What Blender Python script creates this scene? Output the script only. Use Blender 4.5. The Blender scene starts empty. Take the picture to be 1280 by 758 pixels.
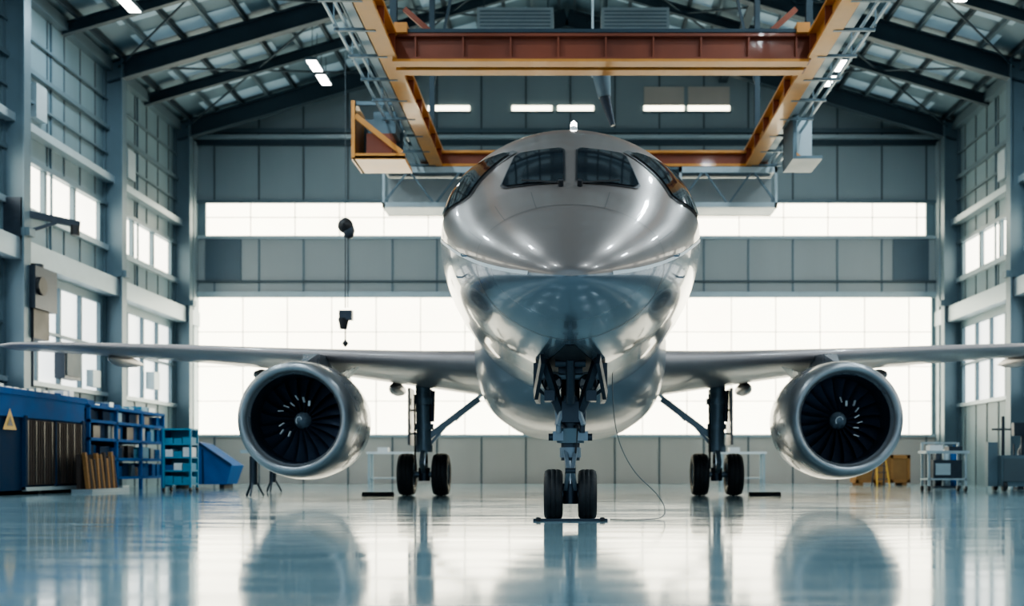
import bpy, math, random
from mathutils import Vector, Matrix
from mathutils.bvhtree import BVHTree
random.seed(7)
scene = bpy.context.scene

# ---------------------------------------------------------------- materials
def mat(name, c, met=0.0, rough=0.5, var=0.10, scale=2.0, bump=0.0, coat=0.0, emis=0.0, ecol=None, rvar=0.25, stretch=(1,1,1), spec=0.5):
    m = bpy.data.materials.new(name); m.use_nodes = True
    nt = m.node_tree; N = nt.nodes; L = nt.links
    b = N['Principled BSDF']
    tc = N.new('ShaderNodeTexCoord'); mp = N.new('ShaderNodeMapping'); mp.inputs['Scale'].default_value = stretch
    no = N.new('ShaderNodeTexNoise'); no.inputs['Scale'].default_value = scale; no.inputs['Detail'].default_value = 5
    L.new(tc.outputs['Object'], mp.inputs['Vector']); L.new(mp.outputs['Vector'], no.inputs['Vector'])
    mx = N.new('ShaderNodeMix'); mx.data_type = 'RGBA'
    mx.inputs[6].default_value = (*[max(0, v*(1-var)) for v in c], 1)
    mx.inputs[7].default_value = (*[min(1, v*(1+var)) for v in c], 1)
    L.new(no.outputs['Fac'], mx.inputs[0]); L.new(mx.outputs[2], b.inputs['Base Color'])
    mr = N.new('ShaderNodeMapRange'); mr.inputs['To Min'].default_value = rough*(1-rvar); mr.inputs['To Max'].default_value = min(1, rough*(1+rvar))
    L.new(no.outputs['Fac'], mr.inputs['Value']); L.new(mr.outputs['Result'], b.inputs['Roughness'])
    b.inputs['Metallic'].default_value = met
    b.inputs['Specular IOR Level'].default_value = spec
    b.inputs['Coat Weight'].default_value = coat; b.inputs['Coat Roughness'].default_value = 0.06
    if bump:
        bp = N.new('ShaderNodeBump'); bp.inputs['Strength'].default_value = bump; bp.inputs['Distance'].default_value = 0.02
        L.new(no.outputs['Fac'], bp.inputs['Height']); L.new(bp.outputs['Normal'], b.inputs['Normal'])
    if emis:
        b.inputs['Emission Color'].default_value = (*(ecol or c), 1); b.inputs['Emission Strength'].default_value = emis
    return m

M = {}
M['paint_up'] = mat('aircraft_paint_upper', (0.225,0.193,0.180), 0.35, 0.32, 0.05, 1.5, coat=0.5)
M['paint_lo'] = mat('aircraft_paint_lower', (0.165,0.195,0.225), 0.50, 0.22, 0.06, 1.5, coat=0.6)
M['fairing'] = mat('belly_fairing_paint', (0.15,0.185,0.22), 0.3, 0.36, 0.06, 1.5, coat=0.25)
M['wing'] = mat('wing_paint', (0.30,0.27,0.275), 0.1, 0.38, 0.06, 1.5, coat=0.2)
M['nac'] = mat('nacelle_paint', (0.27,0.29,0.32), 0.4, 0.28, 0.05, 2, coat=0.45)
M['lip'] = mat('brushed_lip_metal', (0.31,0.325,0.345), 0.75, 0.34, 0.05, 3)
M['liner'] = mat('intake_liner', (0.012,0.018,0.03), 0.0, 0.5)
M['glass'] = mat('cockpit_glass', (0.012,0.016,0.022), 0.0, 0.08, 0.1, 2, coat=0.3)
M['frame'] = mat('window_frame_dark', (0.06,0.06,0.065), 0.4, 0.35)
M['joint'] = mat('radome_joint', (0.13,0.12,0.12), 0.3, 0.4)
M['dark'] = mat('dark_interior', (0.012,0.014,0.018), 0.2, 0.6)
M['blade'] = mat('titanium_blade', (0.055,0.075,0.12), 0.7, 0.38, 0.1, 6)
M['tire'] = mat('tire_rubber', (0.012,0.014,0.018), 0, 0.6, 0.2, 20, bump=0.2)
M['hub'] = mat('wheel_hub', (0.28,0.32,0.36), 0.7, 0.35)
M['gear'] = mat('gear_steel', (0.20,0.25,0.30), 0.3, 0.35, 0.15, 8)
M['geard'] = mat('gear_dark_steel', (0.04,0.052,0.07), 0.6, 0.4, 0.2, 8)
M['chrome'] = mat('oleo_chrome', (0.8,0.8,0.82), 1, 0.1)
M['white'] = mat('white_paint', (0.75,0.77,0.78), 0, 0.35, 0.05)
M['black'] = mat('black_plastic', (0.015,0.016,0.02), 0, 0.5)
M['cablem'] = mat('cable_grey', (0.12,0.14,0.15), 0, 0.5)
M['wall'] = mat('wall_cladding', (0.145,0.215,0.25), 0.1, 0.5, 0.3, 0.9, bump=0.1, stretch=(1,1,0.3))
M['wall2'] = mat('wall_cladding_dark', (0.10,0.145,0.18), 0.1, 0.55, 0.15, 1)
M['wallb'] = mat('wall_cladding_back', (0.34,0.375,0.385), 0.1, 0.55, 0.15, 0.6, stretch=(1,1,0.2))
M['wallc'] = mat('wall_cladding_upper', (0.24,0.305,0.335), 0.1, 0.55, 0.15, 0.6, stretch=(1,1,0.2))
M['wainscot'] = mat('door_panel_beige', (0.47,0.43,0.39), 0.05, 0.5, 0.12, 0.8, stretch=(1,1,0.2))
M['seam'] = mat('panel_seam', (0.085,0.115,0.135), 0.2, 0.6)
M['steel'] = mat('steel_column', (0.115,0.17,0.205), 0.3, 0.45, 0.15, 1)
M['steell'] = mat('steel_light', (0.38,0.46,0.50), 0.3, 0.42, 0.12, 2)
M['roof'] = mat('roof_sheet', (0.125,0.20,0.25), 0.1, 0.5, 0.3, 0.5)
M['roofl'] = mat('roof_skylight_sheet', (0.30,0.41,0.48), 0.0, 0.5, 0.25, 1, emis=0.09, ecol=(0.45,0.70,0.85))
M['rafter'] = mat('roof_steel_dark', (0.035,0.06,0.08), 0.3, 0.5, 0.2, 1)
M['orange'] = mat('crane_orange', (0.60,0.26,0.055), 0.1, 0.4, 0.4, 1.2, coat=0.2)
M['rust'] = mat('crane_red_oxide', (0.23,0.06,0.03), 0.1, 0.42, 0.4, 0.8, coat=0.2)
M['lamp'] = mat('lamp_face', (1,1,1), 0, 0.5, emis=14, ecol=(1,0.98,0.93))
M['blue'] = mat('blue_paint', (0.010,0.10,0.30), 0.0, 0.8, 0.35, 2, spec=0.12)
M['blued'] = mat('blue_paint_dark', (0.008,0.035,0.085), 0.0, 0.8, 0.2, 2, spec=0.12)
M['cyan'] = mat('cyan_plastic', (0.05,0.27,0.42), 0, 0.5, 0.2, 4, spec=0.25)
M['brown'] = mat('dark_slat_panel', (0.075,0.058,0.052), 0.0, 0.8, 0.3, 3, spec=0.12)
M['wood'] = mat('timber', (0.33,0.165,0.06), 0, 0.7, 0.4, 6, stretch=(1,1,6), spec=0.2)
M['card'] = mat('cardboard', (0.28,0.15,0.06), 0, 0.7, 0.15, 3, spec=0.2)
M['yellow'] = mat('safety_yellow', (0.65,0.36,0.04), 0, 0.5)
M['concrete'] = mat('apron_concrete', (0.34,0.33,0.32), 0, 0.8, 0.15, 0.4)

def window_mat(name, col, s, sc):
    m = bpy.data.materials.new(name); m.use_nodes = True
    nt = m.node_tree; N = nt.nodes; L = nt.links; b = N['Principled BSDF']
    tc = N.new('ShaderNodeTexCoord'); no = N.new('ShaderNodeTexNoise'); no.inputs['Scale'].default_value = sc
    L.new(tc.outputs['Object'], no.inputs['Vector'])
    mr = N.new('ShaderNodeMapRange'); mr.inputs['To Min'].default_value = s*0.8; mr.inputs['To Max'].default_value = s*1.2
    L.new(no.outputs['Fac'], mr.inputs['Value']); L.new(mr.outputs['Result'], b.inputs['Emission Strength'])
    b.inputs['Base Color'].default_value = (0.6,0.6,0.58,1); b.inputs['Roughness'].default_value = 0.4
    b.inputs['Emission Color'].default_value = (*col,1)
    return m
M['winb'] = window_mat('daylit_translucent_panel', (1.0,0.92,0.70), 4.6, 0.25)
M['wins'] = window_mat('daylit_side_glazing', (1.0,0.94,0.78), 3.6, 0.4)
M['winl'] = window_mat('daylit_milky_glazing', (0.90,0.95,0.93), 1.6, 0.5)

def floor_mat():
    m = bpy.data.materials.new('epoxy_floor'); m.use_nodes = True
    nt = m.node_tree; N = nt.nodes; L = nt.links; b = N['Principled BSDF']
    tc = N.new('ShaderNodeTexCoord')
    n1 = N.new('ShaderNodeTexNoise'); n1.inputs['Scale'].default_value = 0.35; n1.inputs['Detail'].default_value = 4
    mp = N.new('ShaderNodeMapping'); mp.inputs['Scale'].default_value = (0.35,2.2,1)
    n2 = N.new('ShaderNodeTexNoise'); n2.inputs['Scale'].default_value = 1.0; n2.inputs['Detail'].default_value = 3
    L.new(tc.outputs['Object'], n1.inputs['Vector']); L.new(tc.outputs['Object'], mp.inputs['Vector']); L.new(mp.outputs['Vector'], n2.inputs['Vector'])
    br = N.new('ShaderNodeTexBrick'); br.offset = 0; br.inputs['Scale'].default_value = 1.0
    br.inputs['Brick Width'].default_value = 6; br.inputs['Row Height'].default_value = 6; br.inputs['Mortar Size'].default_value = 0.02
    br.inputs['Color1'].default_value = (1,1,1,1); br.inputs['Color2'].default_value = (0.94,0.94,0.94,1); br.inputs['Mortar'].default_value = (0.55,0.55,0.55,1)
    L.new(tc.outputs['Object'], br.inputs['Vector'])
    mx = N.new('ShaderNodeMix'); mx.data_type = 'RGBA'
    mx.inputs[6].default_value = (0.21,0.34,0.40,1); mx.inputs[7].default_value = (0.31,0.45,0.50,1)
    L.new(n1.outputs['Fac'], mx.inputs[0])
    mu = N.new('ShaderNodeMix'); mu.data_type = 'RGBA'; mu.blend_type = 'MULTIPLY'; mu.inputs[0].default_value = 1
    L.new(mx.outputs[2], mu.inputs[6]); L.new(br.outputs['Color'], mu.inputs[7]); L.new(mu.outputs[2], b.inputs['Base Color'])
    mr = N.new('ShaderNodeMapRange'); mr.inputs['From Min'].default_value = 0.3; mr.inputs['From Max'].default_value = 0.7; mr.inputs['To Min'].default_value = 0.05; mr.inputs['To Max'].default_value = 0.13
    L.new(n2.outputs['Fac'], mr.inputs['Value']); L.new(mr.outputs['Result'], b.inputs['Roughness'])
    bp = N.new('ShaderNodeBump'); bp.inputs['Strength'].default_value = 0.07; bp.inputs['Distance'].default_value = 0.03
    L.new(n2.outputs['Fac'], bp.inputs['Height']); L.new(bp.outputs['Normal'], b.inputs['Normal'])
    b.inputs['IOR'].default_value = 1.75
    return m
M['floor'] = floor_mat()

# ---------------------------------------------------------------- mesh builder
class B:
    def __init__(s, name):
        s.name=name; s.v=[]; s.f=[]; s.m=[]; s.s=[]; s.mats=[]
    def mi(s, k):
        if k not in s.mats: s.mats.append(k)
        return s.mats.index(k)
    def add(s, vs, fs, k, smooth=False):
        o=len(s.v); s.v += [tuple(p) for p in vs]; i=s.mi(k)
        for f in fs:
            s.f.append([o+a for a in f]); s.m.append(i); s.s.append(smooth)
    def box(s,x0,x1,y0,y1,z0,z1,k):
        vs=[(x0,y0,z0),(x1,y0,z0),(x1,y1,z0),(x0,y1,z0),(x0,y0,z1),(x1,y0,z1),(x1,y1,z1),(x0,y1,z1)]
        s.add(vs,[(0,3,2,1),(4,5,6,7),(0,1,5,4),(1,2,6,5),(2,3,7,6),(3,0,4,7)],k)
    def fr(s,p1,p2,up=None):
        p1=Vector(p1);p2=Vector(p2);d=(p2-p1).normalized()
        u=Vector(up) if up else (Vector((0,0,1)) if abs(d.z)<0.95 else Vector((0,1,0)))
        r=d.cross(u).normalized(); u=r.cross(d).normalized()
        return p1,p2,d,r,u
    def beam(s,p1,p2,w,h,k,off=(0,0),up=None):
        p1,p2,d,r,u=s.fr(p1,p2,up); vs=[]
        for p in (p1,p2):
            q=p+r*off[0]+u*off[1]
            for a,b in ((-1,-1),(1,-1),(1,1),(-1,1)): vs.append(q+r*a*w/2+u*b*h/2)
        s.add(vs,[(0,1,2,3),(7,6,5,4),(0,4,5,1),(1,5,6,2),(2,6,7,3),(3,7,4,0)],k)
    def ibeam(s,p1,p2,w,h,k,t=0.06,up=None,kw=None):
        s.beam(p1,p2,w,t,k,(0,h/2-t/2),up); s.beam(p1,p2,w,t,k,(0,-h/2+t/2),up); s.beam(p1,p2,t*0.8,h-2*t,kw or k,(0,0),up)
    def cyl(s,p1,p2,r1,k,r2=None,n=16,smooth=True):
        if r2 is None: r2=r1
        p1,p2,d,r,u=s.fr(p1,p2); vs=[]
        for p,rr in ((p1,r1),(p2,r2)):
            for i in range(n):
                a=2*math.pi*i/n; vs.append(p+(r*math.cos(a)+u*math.sin(a))*rr)
        s.add(vs,[(i,(i+1)%n,n+(i+1)%n,n+i) for i in range(n)],k,smooth)
        s.add(vs,[tuple(range(n-1,-1,-1)),tuple(range(n,2*n))],k)
    def lathe(s,prof,o,axis,k,n=48,ks=None):
        o=Vector(o); d=Vector(axis).normalized(); _,_,_,r,u=s.fr((0,0,0),d); rings=[]
        vs=[]
        for a,rr in prof:
            for i in range(n):
                t=2*math.pi*i/n; vs.append(o+d*a+(r*math.cos(t)+u*math.sin(t))*max(rr,1e-4))
        for j in range(len(prof)-1):
            fs=[(j*n+i,j*n+(i+1)%n,(j+1)*n+(i+1)%n,(j+1)*n+i) for i in range(n)]
            kk = ks[j] if ks else k
            if j==0:
                s.add(vs,[],kk); base=len(s.v)-len(vs)
            i0=s.mi(kk)
            for f in fs: s.f.append([base+q for q in f]); s.m.append(i0); s.s.append(True)
    def grid(s,pts,k,smooth=True,flip=False):
        R=len(pts);C=len(pts[0]); vs=[p for row in pts for p in row]
        fs=[]
        for i in range(R-1):
            for j in range(C-1):
                q=(i*C+j,i*C+j+1,(i+1)*C+j+1,(i+1)*C+j); fs.append(q[::-1] if flip else q)
        s.add(vs,fs,k,smooth)
    def done(s,parent=None,bevel=0):
        me=bpy.data.meshes.new(s.name); me.from_pydata(s.v,[],s.f); 
        for k in s.mats: me.materials.append(M[k])
        me.polygons.foreach_set('material_index',s.m); me.polygons.foreach_set('use_smooth',s.s); me.update()
        ob=bpy.data.objects.new(s.name,me); scene.collection.objects.link(ob)
        if parent: ob.parent=parent
        if bevel:
            md=ob.modifiers.new('bevel','BEVEL'); md.width=bevel; md.segments=2; md.limit_method='ANGLE'
        return ob
def empty(name,loc=(0,0,0)):
    e=bpy.data.objects.new(name,None); scene.collection.objects.link(e); e.empty_display_size=0.5; return e

# ---------------------------------------------------------------- hangar shell
XL,XR,YB,YF=-17.2,16.9,49.0,-6.0
XC=(XL+XR)/2; EAVE=15.9; RIDGE=20.9
def roofz(x): 
    return EAVE+(RIDGE-EAVE)*(1-abs(x-XC)/((XR-XL)/2))

b=B('floor'); b.box(XL-0.4,XR+0.4,YF,YB+0.4,-0.3,0,'floor'); b.done()
b=B('ground'); b.box(-70,70,-90,YF,-0.32,-0.02,'concrete'); b.done()

# back wall
b=B('wall_back')
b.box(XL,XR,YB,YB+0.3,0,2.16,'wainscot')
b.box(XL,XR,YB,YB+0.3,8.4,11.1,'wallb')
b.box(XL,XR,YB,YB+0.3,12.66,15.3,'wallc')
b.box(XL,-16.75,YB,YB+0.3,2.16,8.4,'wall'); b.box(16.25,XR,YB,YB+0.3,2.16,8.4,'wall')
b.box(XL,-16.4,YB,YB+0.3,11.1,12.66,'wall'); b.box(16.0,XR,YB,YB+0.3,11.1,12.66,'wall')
gv=[(XL,YB,15.3),(XR,YB,15.3),(XR,YB,EAVE),(XC,YB,RIDGE),(XL,YB,EAVE)]
gv+= [(x,YB+0.3,z) for x,y,z in gv]
b.add(gv,[(0,1,2,3,4),(9,8,7,6,5)],'wallc')
x=-16.0
while x<16.3:
    b.box(x-0.03,x+0.03,YB-0.03,YB+0.01,0,2.16,'seam')
    b.box(x-0.03,x+0.03,YB-0.04,YB+0.01,8.4,11.1,'steel')
    b.box(x-0.035,x+0.035,YB-0.04,YB+0.01,12.66,min(20.5,roofz(x)-0.2),'seam')
    x+=2.0
for z0,z1,k in ((2.10,2.22,'steell'),(8.36,8.62,'steell'),(9.05,9.13,'seam'),(11.0,11.14,'steell'),(12.6,12.74,'steel'),(15.2,15.45,'rafter'),(15.75,15.95,'steel')):
    b.box(XL,XR,YB-0.14,YB,z0,z1,k)
b.box(-16.4,-14.8,YB-0.06,YB,9.15,11.0,'wall2'); b.box(14.5,16.1,YB-0.06,YB,9.15,11.0,'wall2')
b.done()
def backwin(n,x0,x1,z0,z1,sx,sz):
    b=B('window_%d'%n); b.box(x0,x1,YB+0.12,YB+0.16,z0,z1,'winb')
    x=x0+sx
    while x<x1-0.1:
        b.box(x-0.02,x+0.02,YB+0.06,YB+0.12,z0,z1,'white'); x+=sx
    z=z0+sz
    while z<z1-0.1:
        b.box(x0,x1,YB+0.07,YB+0.12,z-0.018,z+0.018,'white'); z+=sz
    b.done()
backwin(1,-16.75,16.25,2.16,8.4,2.0,1.56)
backwin(2,-16.4,16.0,11.1,12.66,2.0,0.9)
n=3
for px0,px1,tall in ((535,587,0),(640,690,0),(697,742,0),(805,855,1),(860,912,1)):
    x0=(px0-713)/27.8; x1=(px1-713)/27.8
    b=B('window_%d'%n); n+=1
    b.box(x0,x1,YB-0.05,YB-0.01,16.75,17.0,'winb')
    if tall: b.box(x0,x1,YB-0.05,YB-0.01,17.0,17.85,'wainscot')
    b.box(x0-0.06,x1+0.06,YB-0.09,YB,16.66,16.75,'steel'); b.done()

cols=[47.4,40.3,33.1,25.9,18.7,11.5,4.3,-2.9]
def sidewall(name,X,s):
    b=B(name)
    def bx(d0,d1,y0,y1,z0,z1,k):
        xa,xb=sorted((X+s*d0,X+s*d1)); b.box(xa,xb,y0,y1,z0,z1,k)
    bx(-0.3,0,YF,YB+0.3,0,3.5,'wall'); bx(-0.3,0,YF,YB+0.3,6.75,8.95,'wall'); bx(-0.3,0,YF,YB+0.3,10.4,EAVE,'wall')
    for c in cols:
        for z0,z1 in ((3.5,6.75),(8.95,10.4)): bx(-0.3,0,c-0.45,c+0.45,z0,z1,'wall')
    for z0,z1,d,k in ((7.05,7.7,0.55,'steell'),(8.75,8.95,0.15,'steell'),(10.4,10.55,0.12,'steel'),(11.25,11.5,0.35,'steell'),(13.2,13.35,0.18,'steel'),(EAVE-0.5,EAVE-0.1,0.3,'steel'),(3.35,3.5,0.12,'steell'),(5.1,5.18,0.08,'steel')):
        bx(0,d,YF,YB,z0,z1,k)
    y=YF+1
    while y<YB:
        for z0,z1 in ((0,3.4),(10.55,13.2),(13.35,15.4)): bx(0,0.03,y-0.03,y+0.03,z0,z1,'seam')
        bx(0,0.03,y-0.03,y+0.03,7.7,8.75,'seam')
        y+=1.2
    for z in (12.3,14.3): bx(0.05,0.13,YF,YB,z,z+0.08,'steel')
    for c in cols:
        bx(0,0.2,c+1.6,c+2.3,11.9,13.0,'steell'); bx(0,0.06,c+2.9,c+2.98,7.7,EAVE-0.5,'steel')
    b.done()
    b=B('wall_column'); 
    for c in cols:
        xc=X+s*0.36
        b.ibeam((xc,c,0),(xc,c,EAVE-0.1),0.42,0.7,'steel',t=0.06,up=(1,0,0))
        b.box(xc-0.4,xc+0.4,c-0.3,c+0.3,0,0.06,'steell')
        b.box(min(xc,xc+s*0.5),max(xc,xc+s*0.5),c-0.18,c+0.18,7.75,8.0,'steel')
    b.done()
    global n
    for a,c in zip(cols[:-1],cols[1:]):
        y0,y1=c+0.45,a-0.45
        b=B('window_%d'%n); n+=1
        xa,xb=sorted((X-s*0.12,X-s*0.16)); b.box(xa,xb,y0,y1,8.95,10.4,'wins')
        b.box(xa,xb,y0,y1,3.5,6.75,'winl')
        xa,xb=sorted((X-s*0.12,X+s*0.03))
        for i in range(4):
            yy=y0+(y1-y0)*i/3
            b.box(xa,xb,yy-0.09,yy+0.09,8.95,10.4,'steel')
        for i in range(5):
            yy=y0+(y1-y0)*i/4
            b.box(xa,xb,yy-0.05,yy+0.05,3.5,6.75,'steel')
        b.box(xa,xb,y0,y1,5.1,5.2,'steel')
        b.done()
sidewall('wall_left',XL,1); sidewall('wall_right',XR,-1)

b=B('trim_1')
for xx in (-16.95,16.6):
    b.box(xx-0.2,xx+0.2,YB-0.5,YB,0,15.3,'steell'); 
b.box(XL,XR,YB-0.35,YB-0.14,15.45,15.6,'steell')
b.done()

# roof
b=B('ceiling')
W=(XR-XL)/2
for sgn in (-1,1):
    e=XL-0.4 if sgn<0 else XR+0.4
    ze=EAVE-0.4*(RIDGE-EAVE)/W
    vs=[(e,YF,ze),(XC,YF,RIDGE),(XC,YB+0.3,RIDGE),(e,YB+0.3,ze)]
    vs+=[(x,y,z+0.2) for x,y,z in vs]
    b.add(vs,[(0,1,2,3),(7,6,5,4),(0,4,5,1),(2,6,7,3),(3,7,4,0)],'roof')
    y=YF+2
    while y<YB-1.5:
        for t0,t1 in ((0.10,0.34),(0.40,0.62),(0.68,0.92)):
            xa=XC+sgn*W*t0; xb=XC+sgn*W*t1
            b.add([(xa,y,roofz(xa)-0.03),(xb,y,roofz(xb)-0.03),(xb,y+0.9,roofz(xb)-0.03),(xa,y+0.9,roofz(xa)-0.03)],[(0,1,2,3)],'roofl')
        y+=1.8
b.done()
b=B('roof_framing')
fr=sorted(cols+[43.8,36.7,29.5,22.3])
for c in fr:
    big = c in cols
    h=0.75 if big else 0.4
    for sgn in (-1,1):
        e=XC+sgn*(W-0.05)
        b.ibeam((e,c,roofz(e)-h/2-0.25),(XC,c,RIDGE-h/2-0.25),0.35 if big else 0.2,h,'rafter',t=0.05)
for sgn in (-1,1):
    for i in range(15):
        xx=XC+sgn*(W-0.4)*(i/14.5+0.02)
        b.ibeam((xx,YF,roofz(xx)-0.16),(xx,YB,roofz(xx)-0.16),0.12,0.22,'steel' if i%2 else 'rafter',t=0.025)
    for a,c in zip(cols[:-1],cols[1:]):
        xa=XC+sgn*(W-0.5); xb=XC+sgn*(W*0.5); xm=XC+sgn*W*0.05
        for p,q in ((xa,xb),(xb,xm)):
            b.cyl((p,a,roofz(p)-0.5),(q,c,roofz(q)-0.5),0.04,'rafter',n=6); b.cyl((p,c,roofz(p)-0.5),(q,a,roofz(q)-0.5),0.04,'rafter',n=6)
    xx=XC+sgn*7; b.beam((xx,YF,roofz(xx)-0.75),(xx,YB,roofz(xx)-0.75),0.35,0.12,'rafter')
b.done()

# high-bay lamps
lampspots=[(-10.05,42.8,16.5),(-10.24,45.2,16.8),(10.6,42.8,16.5),(10.8,45.2,16.75)]
for yy,xs_ in ((8,(-13,-7.5,7.5,13)),(18,(-13,-7.5,7.5,13)),(26,(-13,-7.5,7.5,13)),(35,(-14.2,12.7))):
    for xx in xs_: lampspots.append((xx,yy,roofz(xx)-1.2))
for i,(x,y,z) in enumerate(lampspots):
    b=B('high_bay_lamp')
    b.box(x-0.22,x+0.22,y-0.6,y+0.6,z+0.02,z+0.14,'steel'); b.box(x-0.18,x+0.18,y-0.55,y+0.55,z,z+0.02,'lamp')
    b.cyl((x,y-0.4,z+0.14),(x,y-0.4,roofz(x)-0.05),0.015,'rafter',n=6); b.cyl((x,y+0.4,z+0.14),(x,y+0.4,roofz(x)-0.05),0.015,'rafter',n=6)
    b.cyl((x,y,z+0.14),(x,y,z+0.3),0.12,'steell')
    ob=b.done()
    if i>=4:
        ld=bpy.data.lights.new('lamp_light','AREA'); ld.shape='RECTANGLE'; ld.size=0.4; ld.size_y=1.2; ld.energy=330; ld.color=(0.80,0.94,1.0)
        lo=bpy.data.objects.new('lamp_light',ld); lo.location=(x,y,z-0.03); scene.collection.objects.link(lo); lo.parent=ob

for x0,x1 in ((-3.3,-0.6),(1.1,3.5)):
    b=B('ceiling_heater'); y0=38.5
    b.box(x0,x1,y0,y0+1.3,16.1,17.0,'steell'); 
    for i in range(6): b.box(x0+0.1,x1-0.1,y0-0.03,y0,16.18+i*0.13,16.23+i*0.13,'steel')
    for xx in (x0+0.2,x1-0.2): b.cyl((xx,y0+0.6,17.0),(xx,y0+0.6,roofz(xx)-0.05),0.03,'rafter',n=6)
    b.done(bevel=0.03)

# ---------------------------------------------------------------- overhead crane / docking frame
cr=empty('overhead_crane')
b=B('runway_girders')
for xx,s in ((-4.2,-1),(5.67,1)):
    b.ibeam((xx,17,10.45),(xx,34.3,10.45),0.40,0.6,'orange',t=0.07,kw='orange')
    b.box(xx+s*0.40-0.10,xx+s*0.40+0.10,17,34.3,10.3,10.62,'steell')
    for i in range(12):
        yy=17.5+i*1.5; b.box(xx-0.18,xx+0.18,yy-0.03,yy+0.03,10.2,10.7,'rust'); b.box(*sorted((xx,xx+s*0.9)),yy-0.04,yy+0.04,10.14,10.2,'steel')
    for q in (0.62,0.85): b.beam((xx+s*q,17,10.25),(xx+s*q,34.3,10.25),0.05,0.07,'steell')
    b.beam((xx+s*0.88,17,11.0),(xx+s*0.88,34.3,11.0),0.03,0.03,'steel')
    for i in range(9):
        yy=17.4+i*2.0; b.beam((xx+s*0.88,yy,10.2),(xx+s*0.88,yy,11.0),0.03,0.03,'steel')
b.ibeam((-4.7,34.25,10.4),(6.2,34.25,10.4),0.4,0.5,'orange',t=0.08,kw='rust')
b.done(cr)
b=B('bridge_girders')
for yy in (25.3,25.85):
    b.ibeam((-4.1,yy,10.44),(5.55,yy,10.44),0.36,0.62,'rust',t=0.07)
    for i in range(9): b.box(-3.6+i*1.1,-3.56+i*1.1,yy-0.15,yy+0.15,10.2,10.7,'rust')
    b.box(-4.1,5.5,yy-0.19,yy+0.17,10.09,10.15,'orange')
b.box(-4.05,-3.75,25.0,26.2,10.72,10.95,'orange'); b.box(5.2,5.5,25.0,26.2,10.72,10.95,'orange')
b.box(-3.9,5.4,25.1,25.2,10.76,10.84,'rafter')
b.beam((-3.9,25.6,11.5),(-3.0,25.6,10.7),0.1,0.12,'rust'); b.beam((5.3,25.6,11.5),(4.4,25.6,10.7),0.1,0.12,'rust')
b.done(cr)
b=B('hangers')
for xx in (-4.2,5.67):
    for yy in (18.7,25.9,33.1):
        b.ibeam((xx,yy,10.7),(xx,yy,roofz(xx)-0.3),0.16,0.16,'rafter',t=0.02)
        b.beam((xx,yy,12.2),(xx+(1.4 if xx<0 else -1.4),yy,roofz(xx)-0.6),0.08,0.08,'rafter')
b.done(cr)
b=B('service_platform')
z0,z1=8.85,10.12
for xa,xb in ((-5.87,-2.6),(3.4,6.46)):
    b.box(xa,xb,34.0,34.1,z1-0.18,z1,'steell'); b.box(xa,xb,34.0,34.1,z0,z0+0.16,'steell')
    nb=2; w=(xb-xa)/nb
    for i in range(nb):
        b.beam((xa+i*w,34.05,z0+0.1),(xa+(i+0.5)*w,34.05,z1-0.1),0.05,0.06,'steel'); b.beam((xa+(i+0.5)*w,34.05,z1-0.1),(xa+(i+1)*w,34.05,z0+0.1),0.05,0.06,'steel')
    for xx in (xa+0.04,xb-0.04): b.box(xx-0.04,xx+0.04,34.0,34.1,z0,z1,'steell')
b.box(-5.87,6.46,34.12,35.2,z0,z0+0.12,'steell'); b.box(-5.87,6.46,35.1,35.2,z0,z1-0.1,'wallb')
b.box(-5.87,6.46,34.1,35.2,z1-0.05,z1+0.03,'steel')
b.done(cr)
b=B('end_trolleys')
for a in ((-5.9,9.15,-5.9,10.7),(-5.9,9.2,-4.5,9.2),(-5.85,10.3,-4.6,9.3)):
    b.beam((a[0],29.65,a[1]),(a[2],29.65,a[3]),0.10,0.14,'orange')
b.box(-5.95,-5.85,29.6,31,9.1,10.7,'orange'); b.box(-5.9,-4.5,29.6,31,9.1,9.2,'orange')
b.box(-5.85,-4.75,30.9,31,9.2,10.6,'steel'); b.box(-5.6,-4.9,29.9,30.7,9.25,9.9,'rust'); b.box(-5.4,-4.8,29.9,30.7,9.9,10.5,'steel')
b.beam((-5.85,29.7,10.65),(-4.4,29.7,10.65),0.08,0.10,'steel')
b.box(6.05,6.15,29.6,31,9.2,10.6,'steel'); b.box(6.05,6.85,30.9,31,9.2,10.6,'steell'); b.beam((6.1,29.7,9.3),(6.8,30.9,9.3),0.08,0.08,'orange'); b.box(6.05,6.85,29.6,31,9.12,9.2,'steel')
b.done(cr)
b=B('crane_hoist')
b.cyl((0.55,27,10.4),(0.55,27,roofz(0.5)-0.1),0.03,'steell',n=8)
b.cyl((0.85,27,9.9),(0.75,27,10.6),0.16,'steel',0.24); b.cyl((0.85,27,9.9),(1.05,27,9.2),0.14,'geard',0.06)
b.done(cr)

b=B('hanging_chain_hoist')
X0,Y0=-6.3,30.5
b.cyl((X0,Y0,7.6),(X0,Y0,roofz(X0)-0.1),0.010,'seam',n=6)
b.lathe([(-0.24,0.02),(-0.18,0.16),(0,0.22),(0.18,0.16),(0.24,0.02)],(X0,Y0,7.5),(0,1,0),'black',n=16)
b.lathe([(-0.22,0.02),(-0.18,0.12),(0,0.17),(0.18,0.12),(0.22,0.02)],(X0+0.1,Y0,7.35),(0,0,1),'geard',n=12)
b.cyl((X0,Y0,5.2),(X0,Y0,7.3),0.016,'geard',n=6); b.cyl((X0+0.07,Y0,5.2),(X0+0.07,Y0,7.3),0.010,'geard',n=6)
b.box(X0-0.16,X0+0.2,Y0-0.12,Y0+0.12,4.85,5.12,'geard'); b.cyl((X0-0.05,Y0,4.6),(X0-0.05,Y0,4.9),0.1,'black',0.16,n=10)
b.cyl((X0,Y0,4.25),(X0,Y0,4.6),0.02,'geard',n=6); b.lathe([(-0.1,0.02),(0,0.1),(0.1,0.02)],(X0,Y0,4.2),(0,0,1),'black',n=10)
b.done()

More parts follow.
